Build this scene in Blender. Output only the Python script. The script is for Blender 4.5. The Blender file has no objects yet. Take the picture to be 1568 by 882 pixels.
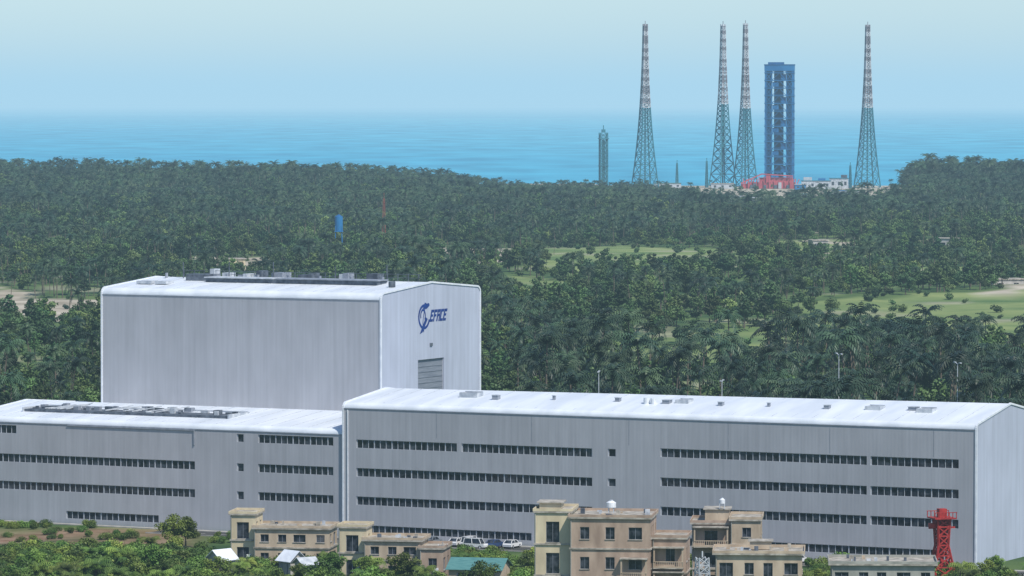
import bpy, math, random
import numpy as np
from mathutils import Vector, Matrix
random.seed(7); rng=np.random.default_rng(7)
scene=bpy.context.scene
R=math.radians

# ------------------------------------------------------------------ materials
def new_mat(name):
    m=bpy.data.materials.new(name); m.use_nodes=True
    nt=m.node_tree; b=nt.nodes['Principled BSDF']
    return m,nt,b
def noise_mat(name,c1,c2,scale=1.0,rough=.7,stretch=(1,1,1),world=False,detail=4,bump=0.0,bscale=None,spec=.3,metal=0,lo=.35,hi=.65,rand=0.0):
    m,nt,b=new_mat(name); N=nt.nodes; L=nt.links
    if world:
        g=N.new('ShaderNodeNewGeometry'); src=g.outputs['Position']
    else:
        g=N.new('ShaderNodeTexCoord'); src=g.outputs['Object']
    mp=N.new('ShaderNodeMapping'); mp.inputs['Scale'].default_value=stretch; L.new(src,mp.inputs['Vector'])
    n=N.new('ShaderNodeTexNoise'); n.inputs['Scale'].default_value=scale; n.inputs['Detail'].default_value=detail
    L.new(mp.outputs[0],n.inputs['Vector'])
    r=N.new('ShaderNodeValToRGB'); r.color_ramp.elements[0].position=lo; r.color_ramp.elements[1].position=hi
    r.color_ramp.elements[0].color=(*c1,1); r.color_ramp.elements[1].color=(*c2,1)
    L.new(n.outputs['Fac'],r.inputs['Fac'])
    out=r.outputs['Color']
    if rand>0:
        oi=N.new('ShaderNodeObjectInfo'); hs=N.new('ShaderNodeHueSaturation')
        mr=N.new('ShaderNodeMapRange'); mr.inputs['To Min'].default_value=1-rand; mr.inputs['To Max'].default_value=1+rand
        L.new(oi.outputs['Random'],mr.inputs['Value']); L.new(mr.outputs[0],hs.inputs['Value'])
        m2=N.new('ShaderNodeMapRange'); m2.inputs['To Min'].default_value=.475; m2.inputs['To Max'].default_value=.53
        ml=N.new('ShaderNodeMath'); ml.operation='FRACT'; mm=N.new('ShaderNodeMath'); mm.operation='MULTIPLY'; mm.inputs[1].default_value=17.3
        L.new(oi.outputs['Random'],mm.inputs[0]); L.new(mm.outputs[0],ml.inputs[0]); L.new(ml.outputs[0],m2.inputs['Value']); L.new(m2.outputs[0],hs.inputs['Hue'])
        L.new(out,hs.inputs['Color']); out=hs.outputs['Color']
    L.new(out,b.inputs['Base Color'])
    b.inputs['Roughness'].default_value=rough; b.inputs['Specular IOR Level'].default_value=spec; b.inputs['Metallic'].default_value=metal
    if bump>0:
        n2=N.new('ShaderNodeTexNoise'); n2.inputs['Scale'].default_value=bscale or scale*4; n2.inputs['Detail'].default_value=3
        L.new(mp.outputs[0],n2.inputs['Vector'])
        bp=N.new('ShaderNodeBump'); bp.inputs['Strength'].default_value=bump; bp.inputs['Distance'].default_value=.1
        L.new(n2.outputs['Fac'],bp.inputs['Height']); L.new(bp.outputs[0],b.inputs['Normal'])
    return m

def cladding(name,base):
    # ribbed sheet cladding with rain streaks, sheet-to-sheet tone differences and seams
    m,nt,b=new_mat(name); N=nt.nodes; L=nt.links
    tc=N.new('ShaderNodeTexCoord')
    def nz(stretch,scale,detail=3):
        mp=N.new('ShaderNodeMapping'); mp.inputs['Scale'].default_value=stretch; L.new(tc.outputs['Object'],mp.inputs['Vector'])
        n=N.new('ShaderNodeTexNoise'); n.inputs['Scale'].default_value=scale; n.inputs['Detail'].default_value=detail
        L.new(mp.outputs[0],n.inputs['Vector']); return n.outputs['Fac']
    a=nz((1.0,1.0,.03),1.3,4); c=nz((1,1,1),.07,3); d=nz((1,1,.25),.5,5)
    def mr(x,f0,f1,t0,t1):
        q=N.new('ShaderNodeMapRange'); q.inputs['From Min'].default_value=f0;q.inputs['From Max'].default_value=f1
        q.inputs['To Min'].default_value=t0;q.inputs['To Max'].default_value=t1; L.new(x,q.inputs['Value']); return q.outputs[0]
    def mul(x,y):
        q=N.new('ShaderNodeMath'); q.operation='MULTIPLY'; L.new(x,q.inputs[0]); L.new(y,q.inputs[1]); return q.outputs[0]
    f=mul(mul(mr(a,.3,.7,.91,1.05),mr(c,.3,.7,.93,1.06)),mr(d,.3,.7,.94,1.03))
    mx=N.new('ShaderNodeVectorMath'); mx.operation='SCALE'; mx.inputs[0].default_value=base
    L.new(f,mx.inputs['Scale']); L.new(mx.outputs[0],b.inputs['Base Color'])
    b.inputs['Roughness'].default_value=.5; b.inputs['Specular IOR Level'].default_value=.35
    w=N.new('ShaderNodeTexWave'); w.bands_direction='DIAGONAL'; w.inputs['Scale'].default_value=.9
    mp=N.new('ShaderNodeMapping'); mp.inputs['Scale'].default_value=(1,1,0); L.new(tc.outputs['Object'],mp.inputs['Vector']); L.new(mp.outputs[0],w.inputs['Vector'])
    bp=N.new('ShaderNodeBump'); bp.inputs['Strength'].default_value=.15; bp.inputs['Distance'].default_value=.04
    L.new(w.outputs['Fac'],bp.inputs['Height']); L.new(bp.outputs[0],b.inputs['Normal'])
    return m

M={}
M['clad']=cladding('wall_cladding',(.40,.40,.425))
M['clad2']=cladding('gable_cladding',(.43,.46,.55))
M['roof']=noise_mat('roof_sheet',(.57,.61,.66),(.71,.74,.78),.25,.45,(1,.15,1),bump=.1)
M['trim']=noise_mat('white_trim',(.62,.65,.7),(.75,.77,.8),.8,.4)
M['trimdk']=noise_mat('grey_trim',(.20,.22,.26),(.28,.30,.34),.8,.5)
M['frame']=noise_mat('window_frame',(.34,.36,.40),(.46,.48,.52),1.5,.5)
M['glass']=noise_mat('window_glass',(.008,.011,.018),(.07,.08,.10),.9,.12,spec=.5,lo=.4,hi=.7)
M['equip']=noise_mat('roof_equipment_dark',(.05,.06,.08),(.13,.15,.18),.8,.6)
M['equip2']=noise_mat('roof_equipment_light',(.33,.36,.40),(.55,.57,.59),.8,.5)
M['door']=noise_mat('roller_door',(.17,.19,.23),(.23,.25,.29),3,.5,(.1,.1,1))
M['logo']=noise_mat('logo_blue',(.008,.03,.17),(.012,.045,.22),.6,.4)
M['teal']=noise_mat('teal_steel',(.025,.14,.19),(.045,.20,.25),.1,.5,world=True)
M['white']=noise_mat('white_steel',(.36,.38,.41),(.50,.52,.54),.2,.5)
M['redst']=noise_mat('brown_steel',(.16,.15,.17),(.24,.22,.24),.2,.5)
M['redmast']=noise_mat('faded_red_steel',(.22,.06,.045),(.30,.09,.07),.2,.5)
M['blue']=noise_mat('blue_steel',(.010,.12,.31),(.02,.17,.39),.08,.5,world=True)
M['bluedk']=noise_mat('blue_steel_core',(.008,.075,.22),(.015,.12,.30),.1,.6,world=True)
M['red']=noise_mat('red_pad_steel',(.36,.05,.07),(.52,.11,.13),.1,.5)
M['redtower']=noise_mat('red_paint',(.26,.02,.02),(.42,.04,.035),1.,.5)
M['concrete']=noise_mat('concrete',(.30,.29,.27),(.45,.43,.40),.4,.85,bump=.2)
M['beige']=noise_mat('beige_render',(.36,.28,.20),(.52,.42,.31),.5,.85,(1,1,.35),bump=.15,bscale=5,detail=8)
M['yellow']=noise_mat('cream_render',(.48,.40,.27),(.63,.54,.37),.5,.85,(1,1,.35),bump=.15,bscale=5,detail=8)
M['pink']=noise_mat('tan_render',(.28,.20,.15),(.44,.33,.25),.5,.85,(1,1,.35),bump=.15,bscale=5,detail=8)
M['greyr']=noise_mat('grey_render',(.24,.24,.21),(.37,.36,.32),.5,.85,(1,1,.35),detail=8)
M['roofslab']=noise_mat('roof_slab',(.20,.18,.15),(.46,.42,.36),.8,.9,bump=.2,detail=8)
M['tealroof']=noise_mat('teal_roof_sheet',(.06,.17,.17),(.11,.25,.23),.7,.5,(1,8,1))
M['tank']=noise_mat('tank_paint',(.6,.62,.64),(.75,.76,.78),1,.35)
M['rubber']=noise_mat('rubber',(.015,.015,.015),(.03,.03,.03),3,.8)
M['bark']=noise_mat('bark',(.09,.07,.05),(.17,.14,.11),2,.9)
M['leafA']=noise_mat('broad_leaves',(.018,.048,.022),(.110,.165,.045),.02,.6,world=True,rand=.55,lo=.34,hi=.68,detail=8)
M['leafP']=noise_mat('palm_leaves',(.014,.034,.022),(.058,.092,.040),.02,.5,world=True,rand=.55,lo=.34,hi=.70,detail=8)
M['leafN']=noise_mat('near_leaves',(.040,.085,.015),(.17,.235,.04),.15,.55,world=True,rand=.5,lo=.3,hi=.7,detail=6)
def carpaint(n,c):
    m,nt,b=new_mat(n); b.inputs['Base Color'].default_value=(*c,1); b.inputs['Roughness'].default_value=.25; b.inputs['Coat Weight'].default_value=.5
    return m
M['carW']=carpaint('car_paint_white',(.7,.7,.7)); M['carG']=carpaint('car_paint_grey',(.18,.2,.22)); M['carB']=carpaint('car_paint_blue',(.03,.06,.16)); M['carR']=carpaint('car_paint_red',(.3,.03,.03))

# ------------------------------------------------------------------ mesh builder
class MB:
    def __init__(s): s.v=[];s.f=[];s.m=[];s.mats=[];s.smooth=False
    def mi(s,k):
        if k not in s.mats: s.mats.append(k)
        return s.mats.index(k)
    def poly(s,pts,k):
        i=len(s.v); s.v+= [tuple(p) for p in pts]; s.f.append(tuple(range(i,i+len(pts)))); s.m.append(s.mi(k))
    def para(s,o,a,b,c,k):
        o,a,b,c=map(Vector,(o,a,b,c)); P=[o,o+a,o+a+b,o+b,o+c,o+a+c,o+a+b+c,o+b+c]
        i=len(s.v); s.v+=[tuple(p) for p in P]
        for f in ((0,3,2,1),(4,5,6,7),(0,1,5,4),(1,2,6,5),(2,3,7,6),(3,0,4,7)):
            s.f.append(tuple(i+q for q in f)); s.m.append(s.mi(k))
    def box(s,x0,x1,y0,y1,z0,z1,k): s.para((x0,y0,z0),(x1-x0,0,0),(0,y1-y0,0),(0,0,z1-z0),k)
    def beam(s,p,q,w,k):
        p=Vector(p);q=Vector(q);d=(q-p)
        if d.length<1e-6:return
        n=d.normalized(); a=n.cross(Vector((0,0,1)))
        if a.length<.05: a=n.cross(Vector((1,0,0)))
        a.normalize(); b=n.cross(a); a*=w; b*=w
        s.para(p-a/2-b/2,a,b,d,k)
    def cyl(s,c,r0,r1,h,k,n=14,axis='Z'):
        c=Vector(c); i=len(s.v)
        def pt(a,r,t):
            x,y=math.cos(a)*r,math.sin(a)*r
            return {'Z':(x,y,t),'X':(t,x,y),'Y':(x,t,y)}[axis]
        for t,r in ((0,r0),(h,r1)):
            for j in range(n): s.v.append(tuple(c+Vector(pt(2*math.pi*j/n,r,t))))
        for j in range(n):
            s.f.append((i+j,i+(j+1)%n,i+n+(j+1)%n,i+n+j)); s.m.append(s.mi(k))
        s.f.append(tuple(i+j for j in reversed(range(n)))); s.m.append(s.mi(k))
        s.f.append(tuple(i+n+j for j in range(n))); s.m.append(s.mi(k))
    def wall(s,p0,p1,z0,z1,ops,k,glass='glass',frame='frame',depth=.28,mull=1.3,sill=None,fw=.08):
        # wall from p0 to p1 (xy); outward side is on the right of p0->p1 ; ops=(a0,a1,zb,zt)
        p0=Vector((p0[0],p0[1],0));p1=Vector((p1[0],p1[1],0)); L=(p1-p0).length; u=(p1-p0)/L; n=Vector((u.y,-u.x,0)); Z=Vector((0,0,1))
        A=sorted({0,L,*[o[0] for o in ops],*[o[1] for o in ops]}); ZZ=sorted({z0,z1,*[o[2] for o in ops],*[o[3] for o in ops]})
        P=lambda a,z,d=0: p0+u*a+Z*z-n*d
        for i in range(len(A)-1):
            for j in range(len(ZZ)-1):
                ac=(A[i]+A[i+1])/2; zc=(ZZ[j]+ZZ[j+1])/2
                if any(o[0]<ac<o[1] and o[2]<zc<o[3] for o in ops): continue
                s.poly([P(A[i],ZZ[j]),P(A[i+1],ZZ[j]),P(A[i+1],ZZ[j+1]),P(A[i],ZZ[j+1])],k)
        for o in ops:
            a0,a1,b,t=o[:4]; D=depth
            s.poly([P(a0,b),P(a1,b),P(a1,b,D),P(a0,b,D)],frame); s.poly([P(a0,t),P(a0,t,D),P(a1,t,D),P(a1,t)],k)
            s.poly([P(a0,b),P(a0,b,D),P(a0,t,D),P(a0,t)],k); s.poly([P(a1,b),P(a1,t),P(a1,t,D),P(a1,b,D)],k)
            s.poly([P(a0,b,D),P(a1,b,D),P(a1,t,D),P(a0,t,D)],glass)
            nm=max(1,round((a1-a0)/mull))
            for q in range(nm+1):
                a=a0+(a1-a0)*q/nm
                w=fw if q%3 or fw<.08 else fw*2.3
                a=min(max(a,a0+w/2),a1-w/2)
                s.para(P(a-w/2,b,D-.01),u*w,n*.1,Z*(t-b),frame)
            s.para(P(a0,t-.09,D-.012),u*(a1-a0),n*.08,Z*.088,frame)
            if sill: s.para(P(a0-.1,b-.12,-.003),u*(a1-a0+.2),n*.12,Z*.115,sill)
    def obj(s,name,loc=(0,0,0),rz=0,parent=None,smooth=False):
        me=bpy.data.meshes.new(name); me.from_pydata(s.v,[],s.f)
        for k in s.mats: me.materials.append(M[k])
        me.polygons.foreach_set('material_index',s.m)
        if smooth: me.polygons.foreach_set('use_smooth',[True]*len(s.f))
        me.update(); o=bpy.data.objects.new(name,me); scene.collection.objects.link(o)
        if parent: o.parent=parent
        else: o.location=loc; o.rotation_euler=(0,0,rz)
        return o
def empty(name,loc,rz=0):
    e=bpy.data.objects.new(name,None); scene.collection.objects.link(e); e.location=loc; e.rotation_euler=(0,0,rz); e.empty_display_size=2
    return e

# ------------------------------------------------------------------ terrain
def sst(a,b,x):
    t=np.clip((x-a)/(b-a),0,1); return t*t*(3-2*t)
def wav(x,y,seed=0):
    r=np.random.default_rng(100+seed); v=0;amp=1;tot=0;fr=1.
    for o in range(4):
        for _ in range(3):
            th=r.uniform(0,6.28); ph=r.uniform(0,6.28); l=fr*r.uniform(.8,1.25)
            v=v+amp*np.sin((x*math.cos(th)+y*math.sin(th))*l*6.28+ph)
        tot+=amp*1.7; amp*=.55; fr*=2.1
    return v/tot
def HT(x,y):
    x=np.asarray(x,float);y=np.asarray(y,float)
    b=x/np.maximum(y,300)*1000
    h=-2.4+2.4*sst(990,1300,y)+3*wav(x/700,y/700,1)*sst(1050,1600,y)
    h=h+12.5*sst(2700,3900,y)*(1-sst(4050,4450,y))*(1-sst(-48,2,b))
    h=h+11*sst(2900,3850,y)*(1-sst(4000,4400,y))*sst(78,92,b)
    mid=sst(-20,5,b)*(1-sst(78,90,b)); h=h-3.0*sst(3200,4000,y)*mid
    w=sst(4000,4350,y); h=h*(1-w)+(-2.2)*w
    h=h+2.4*sst(4430,4520,y)*(1-sst(4540,4600,y))*(1-sst(15,24,b))
    h=h-8*sst(4560,4700,y)-12*sst(3600,3900,np.abs(x))-12*(1-sst(-1200,-800,y))
    return h
FIELDS=[[(22,1480),(44,1590),(58,1680),(65,1830),(90,1880),(125,1940),(125,1530),(100,1520),(88,1540),(67,1430),(45,1320),(20,1285)],
        [(6,2520),(50,2520),(52,2310),(40,2110),(8,2120)],
        [(-8,2080),(10,2100),(18,2050),(14,1840),(-6,1850)],
        [(58,2640),(80,2660),(78,2430),(58,2440)],
        [(34,1960),(50,2000),(52,1930),(38,1800)],
        [(85,2250),(110,2280),(112,2120),(88,2110)],
        [(-70,2650),(-40,2680),(-40,2540),(-70,2530)]]
SANDS=[[(-118,1990),(-104,1960),(-86,1880),(-86,1700),(-118,1640)],
       [(-22,2560),(2,2570),(2,2270),(-22,2250)],
       [(-65,2350),(-56,2350),(-56,2060),(-65,2060)],
       [(45,3950),(60,3900),(85,3950),(90,4560),(20,4560),(20,4380)],
       [(44,3780),(60,3780),(60,3400),(44,3400)],
       [(73,3780),(83,3780),(83,3430),(73,3430)],
       [(65,2620),(71,2620),(71,2330),(65,2330)],
       [(104,2030),(118,2060),(118,1880),(104,1880)]]
def inpoly(x,y,poly):
    X=[p[0]*p[1]/1000 for p in poly]; Y=[p[1] for p in poly]; c=np.zeros(np.shape(x),bool); n=len(poly)
    for i in range(n):
        j=(i-1)%n
        c^=((Y[i]>y)!=(Y[j]>y))&(x<(X[j]-X[i])*(y-Y[i])/(Y[j]-Y[i]+1e-9)+X[i])
    return c
def cover(x,y):
    jx=x+18*wav(x/90,y/90,5); jy=y+38*wav(x/80,y/90,6)
    f=np.zeros(np.shape(x),bool); s=np.zeros(np.shape(x),bool)
    for p in FIELDS: f|=inpoly(jx,jy,p)
    for p in SANDS: s|=inpoly(jx,jy,p)
    s|=(jy>4470)
    return f,s
xs=np.concatenate([np.linspace(-4200,-750,40),np.arange(-740,745,9.),np.linspace(755,4200,40)])
ys=np.concatenate([np.linspace(-1300,660,30),np.arange(672,1260,9),np.arange(1260,4760,14.),np.linspace(4780,5200,6)])
GX,GY=np.meshgrid(xs,ys); GZ=HT(GX,GY); nx,ny=len(xs),len(ys)
co=np.stack([GX,GY,GZ],-1).reshape(-1,3)
idx=np.arange(nx*ny).reshape(ny,nx)
fc=np.stack([idx[:-1,:-1],idx[:-1,1:],idx[1:,1:],idx[1:,:-1]],-1).reshape(-1,4)
me=bpy.data.meshes.new('ground'); me.from_pydata(co.tolist(),[],fc.tolist())
f,s_=cover(GX,GY)
f=f.astype(float)
s_=np.maximum(s_.astype(float),.45*sst(.4,.65,wav(GX/75,GY/110,31))*(GY>1300)*(GY<4000))
dirt=((GX/GY*1000<-68)&(GY>838)&(GY<882)).astype(float)*np.clip(.75+.6*wav(GX/18,GY/12,9),0,1)
col=np.zeros((nx*ny,4)); col[:,3]=1; col[:,0]=f.reshape(-1); col[:,1]=s_.reshape(-1); col[:,2]=dirt.reshape(-1)
at=me.color_attributes.new('cover','FLOAT_COLOR','POINT'); at.data.foreach_set('color',col.reshape(-1))
me.polygons.foreach_set('use_smooth',[True]*len(fc))
g=bpy.data.objects.new('ground',me); scene.collection.objects.link(g)
m,nt,b=new_mat('ground_cover'); N=nt.nodes;L=nt.links
geo=N.new('ShaderNodeNewGeometry'); att=N.new('ShaderNodeAttribute'); att.attribute_name='cover'; sp=N.new('ShaderNodeSeparateColor'); L.new(att.outputs['Color'],sp.inputs[0])
def ramp(scale,c1,c2,lo=.35,hi=.65,stretch=(1,1,1)):
    mp=N.new('ShaderNodeMapping'); mp.inputs['Scale'].default_value=stretch; L.new(geo.outputs['Position'],mp.inputs['Vector'])
    n=N.new('ShaderNodeTexNoise'); n.inputs['Scale'].default_value=scale; n.inputs['Detail'].default_value=8; L.new(mp.outputs[0],n.inputs['Vector'])
    r=N.new('ShaderNodeValToRGB'); e=r.color_ramp.elements; e[0].position=lo;e[1].position=hi;e[0].color=(*c1,1);e[1].color=(*c2,1); L.new(n.outputs['Fac'],r.inputs['Fac']); return r.outputs['Color']
under=ramp(.03,(.03,.065,.025),(.11,.16,.05)); field=ramp(.022,(.08,.14,.045),(.23,.27,.10),.32,.66); sand=ramp(.04,(.27,.23,.17),(.50,.44,.35)); drt=ramp(.2,(.17,.095,.06),(.30,.20,.14))
def mix(a,b_,f_):
    q=N.new('ShaderNodeMix'); q.data_type='RGBA'; L.new(f_,q.inputs['Factor']); L.new(a,q.inputs['A']); L.new(b_,q.inputs['B']); return q.outputs['Result']
c=mix(under,field,sp.outputs['Red']); c=mix(c,sand,sp.outputs['Green']); c=mix(c,drt,sp.outputs['Blue'])
L.new(c,b.inputs['Base Color']); b.inputs['Roughness'].default_value=.95; b.inputs['Specular IOR Level'].default_value=.1
me.materials.append(m)

# ------------------------------------------------------------------ sea
me=bpy.data.meshes.new('sea'); S=450000.
me.from_pydata([(-S,-S,-6),(S,-S,-6),(S,S,-6),(-S,S,-6)],[],[(0,1,2,3)])
sea=bpy.data.objects.new('sea',me); scene.collection.objects.link(sea)
m,nt,b=new_mat('sea_water'); N=nt.nodes;L=nt.links
geo=N.new('ShaderNodeNewGeometry')
big=ramp(.00022,(.035,.27,.42),(.08,.38,.51),.3,.7,(1,.35,1))
fine=ramp(.014,(.72,.76,.80),(1.26,1.22,1.18),.3,.7,(.7,.2,1))
q=N.new('ShaderNodeMix'); q.data_type='RGBA'; q.blend_type='MULTIPLY'; q.inputs['Factor'].default_value=1; L.new(big,q.inputs['A']); L.new(fine,q.inputs['B'])
L.new(q.outputs['Result'],b.inputs['Base Color']); b.inputs['Roughness'].default_value=.6; b.inputs['Specular IOR Level'].default_value=.08
me.materials.append(m)

# ------------------------------------------------------------------ haze (self-glowing air box, emission stands in for scattered light)
me=bpy.data.meshes.new('haze'); hb=MB(); hb.box(-400000,400000,-3000,400000,-7,520,'tank')
me.from_pydata(hb.v,[],hb.f); hz=bpy.data.objects.new('haze',me); scene.collection.objects.link(hz)
m=bpy.data.materials.new('glowing_haze'); m.use_nodes=True; nt=m.node_tree; nt.nodes.clear()
o=nt.nodes.new('ShaderNodeOutputMaterial'); ab=nt.nodes.new('ShaderNodeVolumeAbsorption'); em=nt.nodes.new('ShaderNodeEmission'); ad=nt.nodes.new('ShaderNodeAddShader')
K=4.4e-5; ab.inputs['Color'].default_value=(0,0,0,1); ab.inputs['Density'].default_value=K
em.inputs['Color'].default_value=(.41,.675,.86,1); em.inputs['Strength'].default_value=K
nt.links.new(ab.outputs[0],ad.inputs[0]); nt.links.new(em.outputs[0],ad.inputs[1]); nt.links.new(ad.outputs[0],o.inputs['Volume'])
me.materials.append(m)

# ------------------------------------------------------------------ assembly complex
ROT=math.atan2(-.4535,.8913); ORG=(-32.0,865.5,0); ZG=-2.5
def LW(s,v,z=0):
    c,sn=math.cos(ROT),math.sin(ROT); return (ORG[0]+s*c-v*sn, ORG[1]+s*sn+v*c, z)
def hall(name,s0,s1,v0,v1,z0,ze,zr0,zr1,vr,ops,wallk='clad',endk='clad2',r=1.1,right_ops=(),left=True,right=True):
    e=empty(name,ORG,ROT)
    w=MB(); w.wall((s0,v0),(s1,v0),z0,ze-r,[(a-s0,b-s0,c,d) for a,b,c,d in ops],wallk)
    prof=[]
    for i in range(0,7):
        a=math.pi/2*i/6; prof.append((v0+r-r*math.cos(a),ze-r+r*math.sin(a),ze-r+r*math.sin(a)))
    prof.append((vr,zr0,zr1))
    for i in range(0,7):
        a=math.pi/2*(1-i/6); prof.append((v1-r+r*math.cos(a),ze-r+r*math.sin(a),ze-r+r*math.sin(a)))
    w.poly([(s1,v1,z0),(s0,v1,z0),(s0,v1,ze-r),(s1,v1,ze-r)],wallk)
    if left: w.poly([(s0,v1,z0),(s0,v0,z0)]+[(s0,p[0],p[1]) for p in prof],endk)
    if right:
        w.wall((s1,v0),(s1,v1),z0,ze-r,[(a-v0,b-v0,c,d) for a,b,c,d in right_ops],endk,glass='door',mull=20,depth=.4)
        w.poly([(s1,p[0],p[2]) for p in prof],endk)
    w.obj('walls',parent=e)
    rf=MB()
    for i in range(len(prof)-1):
        p,q=prof[i],prof[i+1]
        rf.poly([(s0,p[0],p[1]),(s1,p[0],p[2]),(s1,q[0],q[2]),(s0,q[0],q[1])],'roof')
    n=int((s1-s0)/4)
    pf=prof[6]; pr=prof[7]
    for i in range(1,n):
        s=s0+(s1-s0)*i/n; t=i/n; zr=pr[1]+(pr[2]-pr[1])*t
        rf.beam((s,pf[0]+.1,pf[1]+.01),(s,pr[0],zr+.01),.09,'equip2')
    rf.obj('roof',parent=e)
    t=MB()
    for ss,on,zi in ((s0,left,1),(s1,right,2)):
        if not on: continue
        for i in range(len(prof)-1):
            p,q=prof[i],prof[i+1]; a=Vector((ss,p[0],p[zi]));bb=Vector((ss,q[0],q[zi])); 
            t.beam(a,bb,.34,'trim')
        t.box(ss-.17,ss+.17,v0-.17,v0+.17,z0,ze-r,'trim'); t.box(ss-.17,ss+.17,v1-.17,v1+.17,z0,ze-r,'trim')
    t.box(s0+.2,s1-.2,v0-.10,v0-.003,ze-r-.1,ze-r+.08,'trimdk')  # dark gutter strip standing in for the shadow under the eave
    t.obj('trim',parent=e)
    return e
rowsL=[15.55,10.15,4.75,-.55]; rowsR=[16.05,10.7,5.35,-.1]
ops=[]
for i,z in enumerate(rowsL):
    if i==0: ops+=[(2.8,24.3,z-.8,z+.8),(25.3,52.5,z-.8,z+.8)]
    elif i==3: ops+=[(5,40,z-.75,z+.7)]
    else: ops+=[(2.8,52.5,z-.8,z+.8)]
for z in (15.7,10.2): ops.append((55.7,57.3,z-.7,z+.7))
for i,z in enumerate(rowsR):
    if i==3: ops+=[(66.4,78,z-.75,z+.7),(88,122,z-.75,z+.7)]
    else: ops+=[(66.4,107.2,z-.8,z+.8),(107.9,124.8,z-.8,z+.8)]
A=hall('assembly_hall_building',0,128.1,0,34,ZG,23.3,25.1,25.9,17,ops)
ops=[]
for i,z in enumerate([15.75,10.1,4.7,-.6]):
    if i==0: ops+=[(-85,-73.9,z-.8,z+.8)]
    elif i==3: ops+=[(-62.4,-41.2,z-.75,z+.7)]
    else: ops+=[(-85,-33,z-.8,z+.8)]
    if i<3: ops+=[(-18.9,-2.4,z-.8,z+.8),(-23.6,-22.1,z-.75,z+.75)]
B=hall('low_wing_building',-86,-.25,.35,46,ZG,18.2,19.95,19.95,22.6,ops,right=False)
T=hall('tall_assembly_tower_building',-76.8,-11.9,36.7,79.4,ZG,42.4,43.9,43.9,58,[],r=1.4,right_ops=[(52.3,63.5,16,28.4)])
p=MB(); p.box(-62,-33,.15,.345,16.8,17.0,'trimdk'); p.box(-33.2,-33,.15,.345,14.0,16.79,'trimdk')
p.obj('cable_tray',parent=B)
p=MB()
p.box(.9,1.06,-.16,-.003,ZG,21.9,'trim')
for s in (20,40,60,80,100,120): p.box(s,s+.07,-.03,-.003,17.2,21.9,'trimdk')
p.obj('downpipes',parent=A)
# gable logo (flat lettering on the wall)
lg=MB(); gx=-11.9+.03
def gp(v,z): return (gx,v,z)
def arc(cv,cz,r0,r1,a0,a1,n=20,sq=1.0,rot=0):
    for i in range(n):
        t0=a0+(a1-a0)*i/n;t1=a0+(a1-a0)*(i+1)/n; P=[]
        for t,rr in ((t0,r0),(t1,r0),(t1,r1),(t0,r1)):
            x=rr*math.cos(t)*sq; y=rr*math.sin(t); P.append(gp(cv+x*math.cos(rot)-y*math.sin(rot),cz+x*math.sin(rot)+y*math.cos(rot)))
        lg.poly(P,'logo')
# globe ring, meridian swooshes and a rising tail
arc(54.9,37.0,2.0,2.55,R(55),R(345),24,1.0)
gx+=.004; arc(56.0,36.6,2.75,3.2,R(75),R(250),18,.5,R(-15))
gx+=.004; arc(54.4,37.2,1.0,1.45,R(-40),R(200),16,.8)
gx+=.004; lg.poly([gp(53.0,33.6),gp(54.2,33.9),gp(56.4,36.5),gp(55.6,36.9)],'logo')
gx+=.004; lg.poly([gp(54.3,38.6),gp(55.2,39.9),gp(57.2,39.2),gp(56.0,38.6)],'logo')
v=57.2
for ch in 'SPACE':
    a=v;sk=.35
    def bar(v0,v1,z0,z1):
        lg.poly([(gx,v0+(z0-36)*sk,z0),(gx,v1+(z0-36)*sk,z0),(gx,v1+(z1-36)*sk,z1),(gx,v0+(z1-36)*sk,z1)],'logo')
    bar(a,a+.5,35.9,38.3)
    bar(a+.51,a+1.3,37.75,38.3)
    if ch in 'SPAE': bar(a+.51,a+1.1,36.9,37.35)
    if ch in 'SCE': bar(a+.51,a+1.3,35.9,36.4)
    if ch in 'A': bar(a+.95,a+1.3,35.9,37.7)
    v+=1.42
lg.obj('logo',parent=T)
dd=MB(); dd.box(-11.88,-11.7,57.3,58.3,31.0,31.6,'equip'); 
for zz in np.arange(17,28,1.1): dd.box(-12.28,-12.22,52.4,63.4,zz,zz+.06,'door')
dd.obj('door_ribs',parent=T)
# roof equipment on the tall block
r=MB()
for s,w_ in ((-73,3.4),(-68.5,2.6)):
    r.box(s,s+w_,44,47,43,43.6,'equip2')
r.box(-60,-20,50,54,43.35,44.2,'equip'); r.box(-60.3,-44,49.7,54.3,44.202,44.4,'equip2'); r.box(-43,-19.7,49.7,54.3,44.202,44.42,'trimdk')
r.box(-66,-61,52,56,43.4,44.8,'equip')
for s in np.arange(-70,-14,2.4):
    r.box(s,s+.13,57.9,58.03,43.9,45.3,'equip')
r.box(-70,-14,57.93,58.02,45.3,45.4,'equip'); r.box(-70,-14,57.93,58.02,44.6,44.68,'equip')
for i in range(16):
    s=-70+52*random.random(); r.box(s,s+random.uniform(.6,2.6),56+2.5*random.random(),60,43.6,44.5+random.random()*1.3,random.choice(['equip','trimdk','equip2']))
for s in (-69,-58,-47.5,-33,-21): r.beam((s,56,43.6),(s,56,46.8+random.random()),.16,'equip')
for s in np.arange(-73,-15,7.3): r.cyl((s,55.9,43.6),.3,.3,1.2,'trimdk',10)
r.cyl((-15.5,48,43.2),.7,.7,1.1,'equip',12)
r.obj('roof_equipment',parent=T)
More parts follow.
